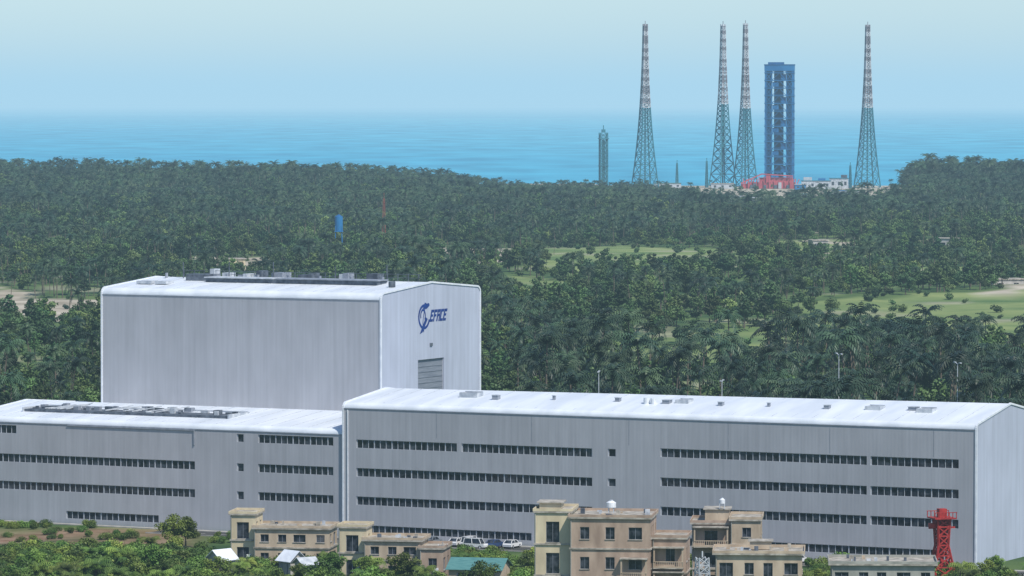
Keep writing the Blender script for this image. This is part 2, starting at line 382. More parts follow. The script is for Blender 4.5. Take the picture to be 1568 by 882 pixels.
# roof equipment low wing
r=MB()
r.box(-77,-30,8,15.5,18.7,19.25,'equip')
r.box(-77.3,-77,7.7,15.8,18.7,19.6,'equip2'); r.box(-30,-29.7,7.7,15.8,18.7,19.6,'equip2'); r.box(-76.99,-30.01,15.5,15.8,18.7,19.7,'equip2')
for i in range(46):
    s=-76+44*random.random()**1.5; v=8.5+6*random.random(); w_=.4+1.4*random.random(); d_=.5+1.2*random.random()
    r.box(s,s+w_,v,v+d_,19.255,19.5+.7*random.random(),random.choice(['equip','equip2','trimdk']))
for i in range(14):
    s=-75+30*random.random(); r.beam((s,8.5,19.5),(s+3*random.random()+2,15,19.9+.5*random.random()),.18,'equip2')
r.obj('roof_plant',parent=B)
r=MB()
def rA(v): return 23.3+(1.9)*(v-1.1)/16
for s,w_,k in ((20.2,3.8,0),(28,1.2,1),(53,.9,1),(59.3,2.4,2),(63,1.4,1),(65.3,2.6,0),(74.4,.9,1),(95.4,1.,1),(103.3,3,0),(111.5,1.6,1),(113.6,3,0),(40,.5,1),(84,.5,1)):
    v=7+2*random.random(); z=rA(v)
    if k==0:
        r.box(s,s+w_,v,v+.14,z,z+1.0,'equip2'); r.box(s,s+w_,v+2.4,v+2.54,z,z+1.2,'equip2')
        r.box(s,s+.14,v+.15,v+2.39,z,z+1.05,'equip2'); r.box(s+w_-.14,s+w_,v+.15,v+2.39,z,z+1.05,'equip2'); r.box(s+.15,s+w_-.15,v+.15,v+2.39,z,z+.35,'trimdk')
    elif k==1: r.box(s,s+w_,v,v+w_,z-.1,z+1.0,'trimdk'); r.box(s-.1,s+w_+.1,v-.1,v+w_+.1,z+1.003,z+1.12,'equip2')
    else:
        r.cyl((s+.6,v,z-.1),.6,.6,1.5,'tank',12); r.cyl((s+2,v,z-.1),.6,.6,1.4,'tank',12)
r.obj('roof_vents',parent=A)

rd=MB()
M['asphalt']=noise_mat('asphalt',(.045,.045,.045),(.075,.073,.07),.5,.9,bump=.2); M['paint']=noise_mat('road_paint',(.6,.6,.58),(.75,.75,.72),3,.7); M['paving']=noise_mat('paving',(.26,.25,.23),(.38,.36,.33),.5,.9)
rd.box(-38,150,-9.5,-2.2,ZG-.3,ZG+.15,'asphalt')
rd.box(-90,150,-2.2,-.5,ZG-.3,ZG+.28,'paving'); rd.box(-38,150,-9.8,-9.5,ZG-.3,ZG+.28,'paving')
for s in np.arange(-36,148,6): rd.box(s,s+3,-5.92,-5.78,ZG+.152,ZG+.156,'paint')
rd.obj('access_road',ORG,ROT)

# ------------------------------------------------------------------ cars
def car(s,v,k,ang=0,van=False):
    c=MB()
    prof=[(-2.2,.35),(-2.25,.75),(-2.1,.98),(-1.2,1.02 if not van else 1.0),(2.1,.95),(2.22,.7),(2.2,.35)]
    n=len(prof)
    for i in range(n):
        p,q=prof[i],prof[(i+1)%n]
        c.poly([(p[0],-.88,p[1]),(q[0],-.88,q[1]),(q[0],.88,q[1]),(p[0],.88,p[1])],k)
    c.poly([(p[0],-.88,p[1]) for p in prof],k); c.poly([(p[0],.88,p[1]) for p in reversed(prof)],k)
    top=1.5 if not van else 1.9
    x0,x1,t0,t1=(-2.0,1.0,-1.4,.35) if not van else (-2.15,1.5,-2.0,1.0)
    lo=[(x0,-.82,1.0),(x1,-.82,1.0),(x1,.82,1.0),(x0,.82,1.0)]; hi=[(t0,-.66,top),(t1,-.66,top),(t1,.66,top),(t0,.66,top)]
    for i in range(4):
        j=(i+1)%4; c.poly([lo[i],lo[j],hi[j],hi[i]],'glass')
    c.para((t0,-.67,top-.03),(t1-t0,0,0),(0,1.34,0),(0,0,.08),k)
    for i in range(4): c.beam(lo[i],hi[i],.1,k)
    c.beam(((x0+x1)/2,-.83,1),((t0+t1)/2,-.68,top),.09,k)
    for x in (-1.4,1.35):
        for y in (-.92,.7): c.cyl((x,y,.34),.34,.34,.22,'rubber',14,'Y'); c.cyl((x,y-.01,.34),.18,.18,.24,'equip2',10,'Y')
    c.box(2.2,2.24,-.75,-.4,.65,.8,'tank'); c.box(2.2,2.24,.4,.75,.65,.8,'tank')
    loc=LW(s,v,ZG+.15); c.obj('parked_car' if not van else 'parked_van',loc,ROT+ang)
for i,(s,k) in enumerate([(22,'carG'),(27.2,'carW'),(29.8,'carW'),(35,'carB'),(86,'carW'),(90,'carG'),(93,'carR')]):
    car(s,-5.2 if i<4 else -4.5,k,R(90+random.uniform(-3,3)),van=(i==2))
car(32.5,-8.2,'carW',0,True); car(96.5,-6,'carW',R(90)); car(38,-4,'carW',R(90)); car(24,-10.8,'carG',0)

# ------------------------------------------------------------------ launch site (far)
def lattice(name,x,y,z0,z1,wf,levels,colf,leg=.9,br=.5,rz=.3):
    mb=MB(); c=[(1,1),(-1,1),(-1,-1),(1,-1)]
    zs=levels
    for i in range(len(zs)-1):
        a,b_=zs[i],zs[i+1]; wa,wb=wf(a)/2,wf(b_)/2; k=colf((a+b_)/2)
        for j in range(4):
            p=(c[j][0]*wa,c[j][1]*wa,a); q=(c[j][0]*wb,c[j][1]*wb,b_)
            p2=(c[(j+1)%4][0]*wa,c[(j+1)%4][1]*wa,a); q2=(c[(j+1)%4][0]*wb,c[(j+1)%4][1]*wb,b_)
            mb.beam(p,q,leg,k); mb.beam(p,p2,br*1.2,k); mb.beam(p,q2,br,k); mb.beam(p2,q,br,k)
    return mb
def mast(b,d,ztop,seed,wmul=1.0):
    x=b*d/1000; z0=-2.3
    H=ztop-z0
    def wf(z):
        t=(z-z0)/H; return wmul*(3.0+ 4.8*(1-t) + 12.5*(1-t)**2.6)
    lv=[z0]; 
    while lv[-1]<ztop-3:
        lv.append(min(ztop,lv[-1]+max(4.0,wf(lv[-1])*.62)))
    lv[-1]=ztop
    def colf(z):
        t=(z-z0)/H
        if t<.50: return 'teal'
        return 'redst' if int((t-.50)/.03)%2 else 'white'
    mb=lattice('m',0,0,z0,ztop,wf,lv,colf,.95,.5)
    mb.beam((0,0,z0),(0,0,z0+H*.5),1.1,'teal'); mb.beam((0,0,z0+H*.5),(0,0,ztop),.9,'white')
    for t in (.35,.52,.7,.85,.985):
        w=wf(z0+H*t)/2+.5; mb.box(-w,w,-w,w,z0+H*t,z0+H*t+.6,'teal' if t<.5 else 'redst')
    mb.beam((0,0,ztop),(0,0,ztop+3),.5,'redst')
    for sx in (-1,1):
        for sy in (-1,1):
            w=wf(z0)/2; mb.box(sx*w-1.5,sx*w+1.5,sy*w-1.5,sy*w+1.5,z0-2,z0+.8,'concrete')
    mb.obj('lightning_mast',(x,d,0),R(seed*13+8))
mast(29.1,4400,156,1); mast(46.1,4520,158,2,.97); mast(51.0,4420,157,1.3,.9); mast(77.7,4440,156,.6)
mb=lattice('s',0,0,-2,52,lambda z:6.8,[-2+4.9*i for i in range(12)],lambda z:'teal',.8,.45)
mb.box(-4.4,4.4,-4.4,4.4,46,46.8,'teal'); mb.box(-1.2,1.2,-1.2,1.2,-2,45,'teal'); mb.box(-1.6,1.6,-1.6,1.6,52,55,'teal'); mb.beam((0,0,52),(0,0,59),.7,'teal'); mb.box(-4.2,4.2,-4.2,4.2,20,20.6,'teal')
mb.obj('service_tower',(20*4.36,4360,0),R(12))
for b,d,h in ((36.1,4450,24),(42.6,4450,26),(74,4430,22)):
    mb=lattice('t',0,0,0,h,lambda z:2.4*(1-z/h*.6),[i*h/8 for i in range(9)],lambda z:'teal',.4,.25); mb.beam((0,0,0),(0,0,h+3),.5,'teal')
    mb.obj('antenna_mast',(b*d/1000,d,-2.2),R(20))
# launch umbilical tower
mb=MB(); hw=13.2; dp=10; zb=-2; zt=117
nf=16; fh=(zt-zb)/nf
for sx in (-1,1):
    for sy in (-1,1):
        mb.box(sx*hw-.9,sx*hw+.9,sy*dp-.9,sy*dp+.9,zb,zt,'blue')
    mb.box(sx*(hw-6)-.5,sx*(hw-6)+.5,-dp-.5,-dp+.5,zb,zt,'blue')
mb.box(-5.5,3.5,1,8,zb,zt-2,'bluedk'); mb.box(7.0,12,0,6,zb,zt-3,'bluedk'); mb.box(-12,-8.5,2,7,zb,zt-3,'bluedk')
for i in range(nf+1):
    z=zb+i*fh
    mb.box(-hw-1.4,hw+1.4,-dp-1.4,dp+1.4,z-.45,z+.35,'blue')
    if i<nf:
        mb.box(-hw-1.4,hw+1.4,-dp-1.38,-dp-1.2,z+1.2,z+1.45,'blue')
        for x0,x1 in ((-hw,-hw+6),(hw-6,hw)):
            mb.beam((x0,-dp-.8,z),(x1,-dp-.8,z+fh),.5,'blue'); mb.beam((x1,-dp-.8,z),(x0,-dp-.8,z+fh),.5,'blue')
        mb.beam((-hw+6,-dp-.8,z),(0,-dp-.8,z+fh),.5,'blue'); mb.beam((hw-6,-dp-.8,z),(0,-dp-.8,z+fh),.5,'blue')
        for sx in (-1,1): mb.beam((sx*(hw+.5),-dp,z),(sx*(hw+.5),dp,z+fh),.55,'blue'); mb.beam((sx*(hw+.5),dp,z),(sx*(hw+.5),-dp,z+fh),.55,'blue')
        if i%3==1: mb.box(-6.5,-.5,-dp-.3,-dp,z+1.6,z+fh-1.5,'blue')
        elif i%3==2: mb.box(1.5,6.5,-dp+1,-dp+1.4,z+.4,z+fh-1.2,'blue')
mb.box(-hw-1.2,hw+1.2,-dp-1.25,dp+1.2,zt-5.5,zt+.34,'blue'); mb.box(-hw+2,hw-9,-5,5,zt+.9,zt+3,'bluedk'); mb.box(-hw-1.65,hw+1.65,-dp-1.65,dp+1.65,zt+.36,zt+.9,'bluedk')
mb.obj('launch_service_tower',(58.5*4.47,4470,0),R(-6))
mb=MB()
mb.box(-20,26,-6,6,-2,4,'red'); mb.box(-8,24,-5,5,4,8.5,'red'); mb.box(-26,-20,-5,5,-2,2.5,'red')
for x in np.arange(-24,28,5.): mb.beam((x,-7,-2),(x+4,-7,7),.9,'red'); mb.box(x,x+.8,-7.6,-6.8,-2,7+3*random.random(),'red')
mb.beam((-26,-7,3),(-6,-7,12),1.1,'red'); mb.beam((-6,-7,12),(24,-7,10),1.1,'red'); mb.box(-2,2.5,-7.2,-6,4,11,'red'); mb.box(10,13,-8,-6.01,-2,4,'white'); mb.box(-14,-11,-8,-6.01,-2,3,'equip')
for x in (-17,-4,6,18): mb.box(x,x+2.5,-7.9,-6.05,-2,1.5,'equip')
mb.obj('launch_table',(56*4.40,4400,0),R(-4))
def lowbuilding(name,b,d,w,dp,h,wallk,roofk,rz=0,z0=-2.4,par=.5,extra=()):
    e=empty(name,(b*d/1000,d,z0),rz); m_=MB(); n=max(2,int(w/6)); ops=[]
    for i in range(n):
        a=w*(i+.5)/n; ops.append((a-1.2,a+1.2,h*.35,h*.7))
    m_.wall((-w/2,-dp/2),(w/2,-dp/2),0,h,ops,wallk,mull=1.2); m_.wall((w/2,-dp/2),(w/2,dp/2),0,h,[(dp*.3,dp*.7,h*.35,h*.7)],wallk)
    m_.wall((w/2,dp/2),(-w/2,dp/2),0,h,[],wallk); m_.wall((-w/2,dp/2),(-w/2,-dp/2),0,h,[(dp*.3,dp*.7,h*.35,h*.7)],wallk); m_.obj('walls',parent=e)
    r_=MB(); r_.box(-w/2-par,w/2+par,-dp/2-par,dp/2+par,h,h+.5,roofk)
    for x0,x1,y0,y1,hh,k in extra: r_.box(x0,x1,y0,y1,h+.503,h+.5+hh,k)
    r_.obj('roof',parent=e)
lowbuilding('support_building',66.5,4380,28,12,8,'equip2','teal',R(-3),extra=[(-12,-4,-3,3,3,'white'),(2,9,-3,3,2,'blue')])
lowbuilding('support_building',71.5,4400,18,12,10,'equip2','teal',R(-3),extra=[(2,8,-3,3,3,'equip')])
lowbuilding('support_building',63,4350,10,10,5,'blue','white',0)
lowbuilding('support_building',34,4420,26,10,5,'equip2','tealroof',0)
lowbuilding('support_building',46,4400,22,9,5,'white','roofslab',0)
lowbuilding('worker_hut',51.5,3640,14,8,6,'white','white',R(10),-1.5); lowbuilding('worker_hut',53.8,3600,9,7,7,'white','equip2',R(-8),-1.5); lowbuilding('worker_hut',78,3650,9,8,7,'white','white',0,-1.5)
lowbuilding('worker_hut',49.5,3700,12,8,6,'white','white',R(3),-1.5); lowbuilding('worker_hut',76,3720,9,8,6,'white','white',R(3),-1.5)
lowbuilding('worker_hut',63,3900,20,8,5,'white','tealroof',R(4)); lowbuilding('worker_hut',73,4050,24,8,5,'white','blue',R(-4))
lowbuilding('farm_house',67,2530,9,8,5,'concrete','roofslab',R(15),-1); lowbuilding('farm_house',96,2500,14,8,7,'concrete','roofslab',R(-15),-1)
lowbuilding('farm_house',-60.5,2200,8,8,6,'yellow','roofslab',R(15),-1); lowbuilding('farm_house',108,1985,14,8,4.5,'concrete','roofslab',R(15),-1)
mb=MB(); 
for sx in (-1,1):
    for sy in (-1,1): mb.beam((sx*2,sy*2,0),(sx*1.6,sy*1.6,14),.4,'blue')
mb.cyl((0,0,11),2.2,2.2,8.0,'blue',16); mb.cyl((0,0,19),2.2,.3,1.2,'bluedk',16); mb.box(-2.4,2.4,-2.4,2.4,10.7,10.98,'blue')
mb.obj('water_tower',(-37.9*2.5,2500,-1.0))
mb=lattice('r',0,0,0,30,lambda z:2.4-1.6*z/30,[i*3. for i in range(11)],lambda z:'redmast',.2,.12); mb.beam((0,0,0),(0,0,33),.2,'redmast'); mb.obj('radio_mast',(-28*2.45,2450,-1))

def lamp(x,y,h,z0=-1.5):
    m_=MB(); m_.cyl((0,0,0),.16,.09,h,'equip2',8); m_.beam((0,0,h-.1),(1.6,0,h+.3),.12,'equip2'); m_.box(1.3,2.4,-.2,.2,h+.2,h+.38,'equip2'); m_.beam((0,0,h-.1),(-1.6,0,h+.3),.12,'equip2'); m_.box(-2.4,-1.3,-.2,.2,h+.2,h+.38,'equip2'); m_.box(-.3,.3,-.3,.3,-.3,.3,'concrete')
    m_.obj('street_lamp',(x,y,z0),R(70)+random.random()*.6)
for b,h in ((19,22),(46,20),(71.6,26),(97.6,24)): lamp(b*1.02,1020,h,-2.2)

# ------------------------------------------------------------------ village houses
def house(name,x,y,rz,blocks,z0=-2.5):
    e=empty(name,(x,y,z0),rz); w=MB(); r=MB()
    for bi,(x0,x1,y0,y1,za,zb,st,wk,ov) in enumerate(blocks):
        sh=(zb-za)/st
        def opsf(Lw,off):
            o=[];n=max(1,int(Lw/3.3))
            for q in range(st):
                for i in range(n):
                    a=Lw*(i+.5)/n+.25*math.sin(i*2.1+off); wd=.75 if (i+off)%3 else 1.1; wd=min(wd,Lw/n*.38)
                    zb_=za+q*sh+sh*(.32 if (i*2+off)%4 else .06); o.append((a-wd,a+wd,zb_,za+q*sh+sh*.72))
            return o
        for k,(p,q) in enumerate((((x0,y0),(x1,y0)),((x1,y0),(x1,y1)),((x1,y1),(x0,y1)),((x0,y1),(x0,y0)))):
            Lw=math.dist(p,q); w.wall(p,q,za,zb,opsf(Lw,k+bi) if Lw>1.8 else [],wk,mull=.9,sill='roofslab',fw=.05,depth=.3,frame='trimdk')
        r.box(x0-ov,x1+ov,y0-ov,y1+ov,zb,zb+.28,'roofslab')
        for (a0,a1,b0,b1) in ((x0-ov,x1+ov,y0-ov,y0-ov+.15),(x0-ov,x1+ov,y1+ov-.15,y1+ov),(x0-ov,x0-ov+.15,y0-ov+.151,y1+ov-.151),(x1+ov-.15,x1+ov,y0-ov+.151,y1+ov-.151)):
            r.box(a0,a1,b0,b1,zb+.283,zb+.7,wk)
        for q in range(1,st):
            r.box(x0-.12,x1+.12,y0-.22,y0-.003,za+q*sh-.14,za+q*sh+.12,'roofslab'); r.box(x1+.003,x1+.22,y0,y1+.12,za+q*sh-.14,za+q*sh+.12,'roofslab')
        r.box(x1-1.5,x1-.7,y0-.5,y0-.05,za+sh*.3,za+sh*.3+.6,'tank'); r.box(x0+.1,x0+.22,y0-.13,y0-.003,za,zb,'greyr')
    w.obj('walls',parent=e); r.obj('roof',parent=e)
    return e
def balcony(e,x0,x1,y,z,wk='roofslab',d=1.4):
    b_=MB(); b_.box(x0,x1,y-d,y-.003,z-.15,z,'roofslab'); b_.box(x0,x1,y-d,y-d+.1,z+.003,z+.25,wk); b_.box(x0,x1,y-d,y-d+.1,z+.95,z+1.08,wk)
    n=int((x1-x0)/.35)
    for i in range(n+1):
        xx=x0+(x1-x0-.1)*i/n; b_.box(xx,xx+.1,y-d+.01,y-d+.09,z+.251,z+.949,wk)
    for xx in (x0,x1-.25): b_.box(xx,xx+.25,y-d+.101,y-d+.35,z+.003,z+3.2,wk)
    b_.box(x0-.1,x1+.1,y-d-.1,y-.003,z+3.203,z+3.4,'roofslab')
    b_.obj('balcony',parent=e)
def rooftank(e,x,y,z,r=.7,h=1.3):
    b_=MB()
    for sx in (-.4,.4):
        for sy in (-.4,.4): b_.box(x+sx-.06,x+sx+.06,y+sy-.06,y+sy+.06,z-.9,z,'equip2')
    b_.cyl((x,y,z),r,r,h,'tank',16); b_.cyl((x,y,z+h),r,r*.35,.3,'tank',16); b_.cyl((x,y,z+h+.3),r*.35,r*.35,.12,'equip2',12); b_.obj('water_tank',parent=e,smooth=False)
h1=house('village_house',12.8,748,R(-7),[(-9,-3,-1.5,8,0,15.4,3,'yellow',.25),(-2.9,10.2,-3.5,8,0,14.7,3,'pink',.35),(10.3,15.8,-.5,8,0,11.2,2,'pink',.3)])
balcony(h1,10.6,15.5,-.5,6.6,'beige'); balcony(h1,10.6,15.5,-.5,2.6,'beige'); balcony(h1,5.5,9.8,-3.5,5.0,'beige')
rooftank(h1,3.4,1,16.2,.8,.8)
bb=MB(); bb.box(-8.6,-5,2,6,15.8,16.7,'yellow'); bb.box(-9,-4.6,1.6,6.4,16.703,16.9,'roofslab'); bb.obj('stair_head',parent=h1)
h2=house('village_house',36.5,772,R(-5),[(-6,0.5,-1,8,0,11.3,3,'pink',.3),(.6,5.6,-2,8,0,12.0,3,'beige',.3)])
balcony(h2,-5.6,.2,-1,7.6,'beige'); rooftank(h2,-1,2,14.6,.5,.6)
bb=MB(); bb.box(-3.9,0.2,2,7,11.7,13.5,'beige'); bb.box(-4.2,.5,1.7,7.3,13.503,13.7,'roofslab'); bb.obj('stair_head',parent=h2)
h3=house('village_house',40.2,742,R(-4),[(-7,7,-3,7,0,9.3,2,'beige',.5)])
bb=MB(); bb.box(-1.5,2,2,5,9.7,11.0,'beige'); bb.box(-1.8,2.3,1.7,5.3,11.003,11.15,'roofslab'); bb.obj('stair_head',parent=h3)
h4=house('village_house',60,738,R(-3),[(-8.3,8.3,-3,7,0,8.0,2,'greyr',.5)])
h5=house('village_house',-41.5,815,R(-8),[(-8.8,-4.3,-1,6,0,8.9,2,'yellow',.3),(-4.2,9.3,-2.5,6,0,6.6,2,'beige',.4)])
h6=house('village_house',-21,792,R(-9),[(-9.3,-4.5,0,6,0,8.6,2,'yellow',.3),(-4.4,5.5,-2,6,0,6.6,2,'beige',.4),(5.6,9.6,-3,5,0,5.4,1,'pink',.3)])
for e,rx,ry,z in ((h5,(-3,8),(-1,5),6.9),(h6,(-3,5),(-1,5),6.9),(h1,(-2,9),(-2,7),15.0),(h3,(-6,6),(-2,6),9.6),(h4,(-7,7),(-2,6),8.3)):
    b_=MB()
    for i in range(9):
        x=random.uniform(*rx);y=random.uniform(*ry); s=random.uniform(.2,.8); b_.box(x,x+s,y,y+s*.8,z,z+random.uniform(.2,.9),random.choice(['equip2','roofslab','beige','equip']))
    b_.obj('roof_clutter',parent=e)
def shed(name,x,y,w,d,h,rise,rk,wk,rz,z0=-2.5):
    e=empty(name,(x,y,z0),rz); m_=MB()
    m_.wall((-w/2,-d/2),(w/2,-d/2),0,h,[(w*.15,w*.3,1,2.2),(w*.6,w*.8,0.05,2.3)] if h>2.31 else [],wk); m_.wall((w/2,-d/2),(w/2,d/2),0,h,[],wk); m_.wall((w/2,d/2),(-w/2,d/2),0,h,[],wk); m_.wall((-w/2,d/2),(-w/2,-d/2),0,h,[],wk)
    m_.poly([(w/2,-d/2,h),(w/2,d/2,h),(w/2,0,h+rise)],wk); m_.poly([(-w/2,d/2,h),(-w/2,-d/2,h),(-w/2,0,h+rise)],wk); m_.obj('walls',parent=e)
    r_=MB(); o_=.5
    r_.para((-w/2-o_,-d/2-o_,h-rise*o_/(d/2)+.02),(w+2*o_,0,0),(0,d/2+o_,rise*(1+o_/(d/2))),(0,0,.08),rk)
    r_.para((-w/2-o_,d/2+o_,h-rise*o_/(d/2)+.02),(w+2*o_,0,0),(0,-(d/2+o_)+.003,rise*(1+o_/(d/2))),(0,0,.08),rk)
    r_.obj('roof',parent=e)
shed('tin_roof_shed',-5.6,782,9,8,2.8,1.5,'tealroof','beige',R(-12),-2.3)
shed('farm_shed',-51,800,3.6,3.4,2.8,1.4,'trim','concrete',R(48)); shed('farm_shed',-38.5,797,3.4,3.2,2.9,1.4,'trim','concrete',R(-50)); shed('farm_shed',-35.8,792,2.8,3,2.7,.9,'equip2','concrete',R(32))
mb=lattice('rt',0,0,0,12,lambda z:(4.0-2.2*min(z,6)/6) if z<6 else (1.8+.4*(z-6)/4),[0,2.2,4.2,6,7.6,9.2,10.6],lambda z:'redtower',.30,.18)
mb.box(-1.3,1.3,-1.3,1.3,-.2,.3,'concrete'); mb.box(-2.0,2.0,-2.0,2.0,10.6,10.8,'redtower')
for a in np.linspace(-1.95,1.95,7):
    mb.box(a-.06,a+.06,-2.0,-1.88,10.81,11.7,'redtower'); mb.box(a-.06,a+.06,1.88,2.0,10.81,11.7,'redtower')
mb.box(-2.05,2.05,-2.05,-1.95,11.7,11.82,'redtower'); mb.box(-2.05,2.05,1.95,2.05,11.7,11.82,'redtower')
mb.box(-.35,.35,-.35,.35,6,10.6,'redtower'); mb.box(-.7,.7,-.7,.7,10.81,12.3,'redtower'); mb.box(-2.3,-1.2,-.5,.5,9.0,9.8,'redtower'); mb.beam((0,0,0),(0,0,6),.6,'redtower'); mb.beam((-2.4,0,9),(2.4,0,9.0),.3,'redtower')
mb.obj('red_lattice_tower',(74.5,790,-2.5),R(15))
mb=lattice('wp',0,0,0,10,lambda z:2.4-.8*z/10,[i*1.25 for i in range(9)],lambda z:'white',.16,.1); mb.beam((0,0,10),(0,0,11),.2,'white'); mb.obj('lattice_pylon',(30.4,728,-2.5),R(20))
for x,y in ((-12,790),(66,770),(-29,800)):
    m_=MB(); m_.cyl((0,0,0),.14,.1,6.5,'concrete',8); m_.box(-1,1,-.06,.06,5.8,5.95,'equip'); 
    for q in (-.9,0,.9): m_.cyl((q,0,5.95),.06,.04,.25,'tank',6)
    m_.obj('utility_pole',(x,y,-2.5),R(30))

# ------------------------------------------------------------------ vegetation prototypes
def proto(name,V,F,MI,mats):
    me=bpy.data.meshes.new(name); me.from_pydata(V,[],F)
    for k in mats: me.materials.append(M[k])
    me.polygons.foreach_set('material_index',MI); me.update()
    return bpy.data.objects.new(name,me)
def tube(V,F,MI,pts,rad,mi,n=6):
    base=len(V)
    for p,r_ in zip(pts,rad):
        for j in range(n): V.append((p[0]+r_*math.cos(6.283*j/n),p[1]+r_*math.sin(6.283*j/n),p[2]))
    for i in range(len(pts)-1):
        for j in range(n):
            a=base+i*n+j;b_=base+i*n+(j+1)%n; F.append((a,b_,b_+n,a+n)); MI.append(mi)
def leafquads(V,F,MI,cen,rad,n,size,r,mi=1):
    cen=np.array(cen); d=r.normal(size=(n,3)); d/=np.linalg.norm(d,axis=1)[:,None]
    rr=r.random(n)**.35; P=cen+d*rr[:,None]*np.array(rad)
    for i in range(n):
        nrm=d[i]*.7+r.normal(size=3)*.6+np.array([0,0,.35]); nrm/=np.linalg.norm(nrm)
        a=np.cross(nrm,r.normal(size=3)); a/=np.linalg.norm(a); b_=np.cross(nrm,a); s=size*r.uniform(.6,1.3)
        a*=s*.5;b_*=s*.36; q=len(V); p=P[i]
        V.extend([tuple(p-a),tuple(p-b_*1.0+a*.1),tuple(p+a),tuple(p+b_+a*.1)]); F.append((q,q+1,q+2,q+3)); MI.append(mi)
def broad(name,h,cr,seed,leaf='leafA',n=900,size=.85,clumps=11):
    r=np.random.default_rng(seed); V=[];F=[];MI=[]
    th=h*.42; tube(V,F,MI,[(0,0,-.5),(.1,0,th*.5),(.2,.1,th),(.1,.1,h*.75)],[.28*h/9,.22*h/9,.16*h/9,.05],0)
    for i in range(clumps):
        a=r.uniform(0,6.28); q=r.uniform(.15,.85)*cr if i else 0; z=h*r.uniform(.4,.86) if i else h*.88
        c=(q*math.cos(a),q*math.sin(a),z-q*.15); tube(V,F,MI,[(.15,.05,th*.85),(c[0]*.6,c[1]*.6,(th+c[2])/2),c],[.1,.07,.03],0,4)
        rd_=cr*r.uniform(.26,.46); leafquads(V,F,MI,c,(rd_,rd_,rd_*.72),n//clumps,size,r)
    return proto(name,V,F,MI,['bark',leaf])
def palm(name,h,seed,leaf='leafP',nf=20,fl=4.3,seg=8):
    r=np.random.default_rng(seed); V=[];F=[];MI=[]
    lean=r.uniform(-1.2,1.2,2); pts=[(lean[0]*t*t,lean[1]*t*t,-.5+(h+.5)*t) for t in np.linspace(0,1,6)]
    tube(V,F,MI,pts,[.26,.2,.18,.16,.15,.14],0)
    top=np.array(pts[-1])
    for i in range(nf):
        az=2.39996*i+r.uniform(-.2,.2); el=r.uniform(-.15,1.25) if i>4 else r.uniform(.9,1.4); L_=fl*r.uniform(.8,1.15)
        dirh=np.array([math.cos(az),math.sin(az),0]); p=top.copy(); side=np.array([-math.sin(az),math.cos(az),0]); pr=[p.copy()]
        e_=el
        for s in range(seg):
            p=p+(dirh*math.cos(e_)+np.array([0,0,math.sin(e_)]))*L_/seg; e_-=1.9/seg; pr.append(p.copy())
        for s in range(seg):
            a,b_=pr[s],pr[s+1]; t=(s+.5)/seg; wl=.85*math.sin(math.pi*min(1,.15+t*.85))**.6+.1
            fw=(b_-a); 
            for sg in (-1,1):
                tip=side*sg*wl*.75+np.array([0,0,-wl*.6])+fw*.8
                q=len(V); V.extend([tuple(a),tuple(a+fw*.75),tuple(a+fw*.5+tip),tuple(a+fw*.15+tip*.9)]); F.append((q,q+1,q+2,q+3)); MI.append(1)
    return proto(name,V,F,MI,['bark',leaf])
def shrub(name,h,cr,seed,leaf='leafA',n=420,size=.6):
    r=np.random.default_rng(seed); V=[];F=[];MI=[]
    for i in range(7):
        a=r.uniform(0,6.28); q=r.uniform(0,.7)*cr; c=(q*math.cos(a),q*math.sin(a),h*r.uniform(.3,.7)); tube(V,F,MI,[(0,0,-.3),(c[0]*.5,c[1]*.5,c[2]*.5),c],[.08,.05,.02],0,4)
        rd_=cr*r.uniform(.35,.55); leafquads(V,F,MI,c,(rd_,rd_,rd_*.8),n//7,size,r)
    return proto(name,V,F,MI,['bark',leaf])
def collect(nm,objs):
    c=bpy.data.collections.new(nm)
    for o in objs: c.objects.link(o)
    return c
cF=collect('forest_kinds',[broad('a_broadleaf_tree',9,4.2,1),broad('b_broadleaf_tree',12,3.4,2,clumps=13,n=1000),broad('c_broadleaf_tree',7.0,4.8,3,n=800),palm('d_coconut_palm',10.5,4,nf=17),palm('e_coconut_palm',13,5,nf=18,fl=4.8),shrub('f_shrub',3.0,2.8,6,n=420,size=.8)])
cN=collect('near_kinds',[broad('g_garden_tree',7,3.2,11,'leafN',2600,.42,14),shrub('h_garden_shrub',2.6,2.2,12,'leafN',1500,.34),shrub('i_garden_shrub',1.8,2.6,13,'leafN',1500,.3),palm('j_banana_palm',3.2,14,'leafN',16,2.6,10)])
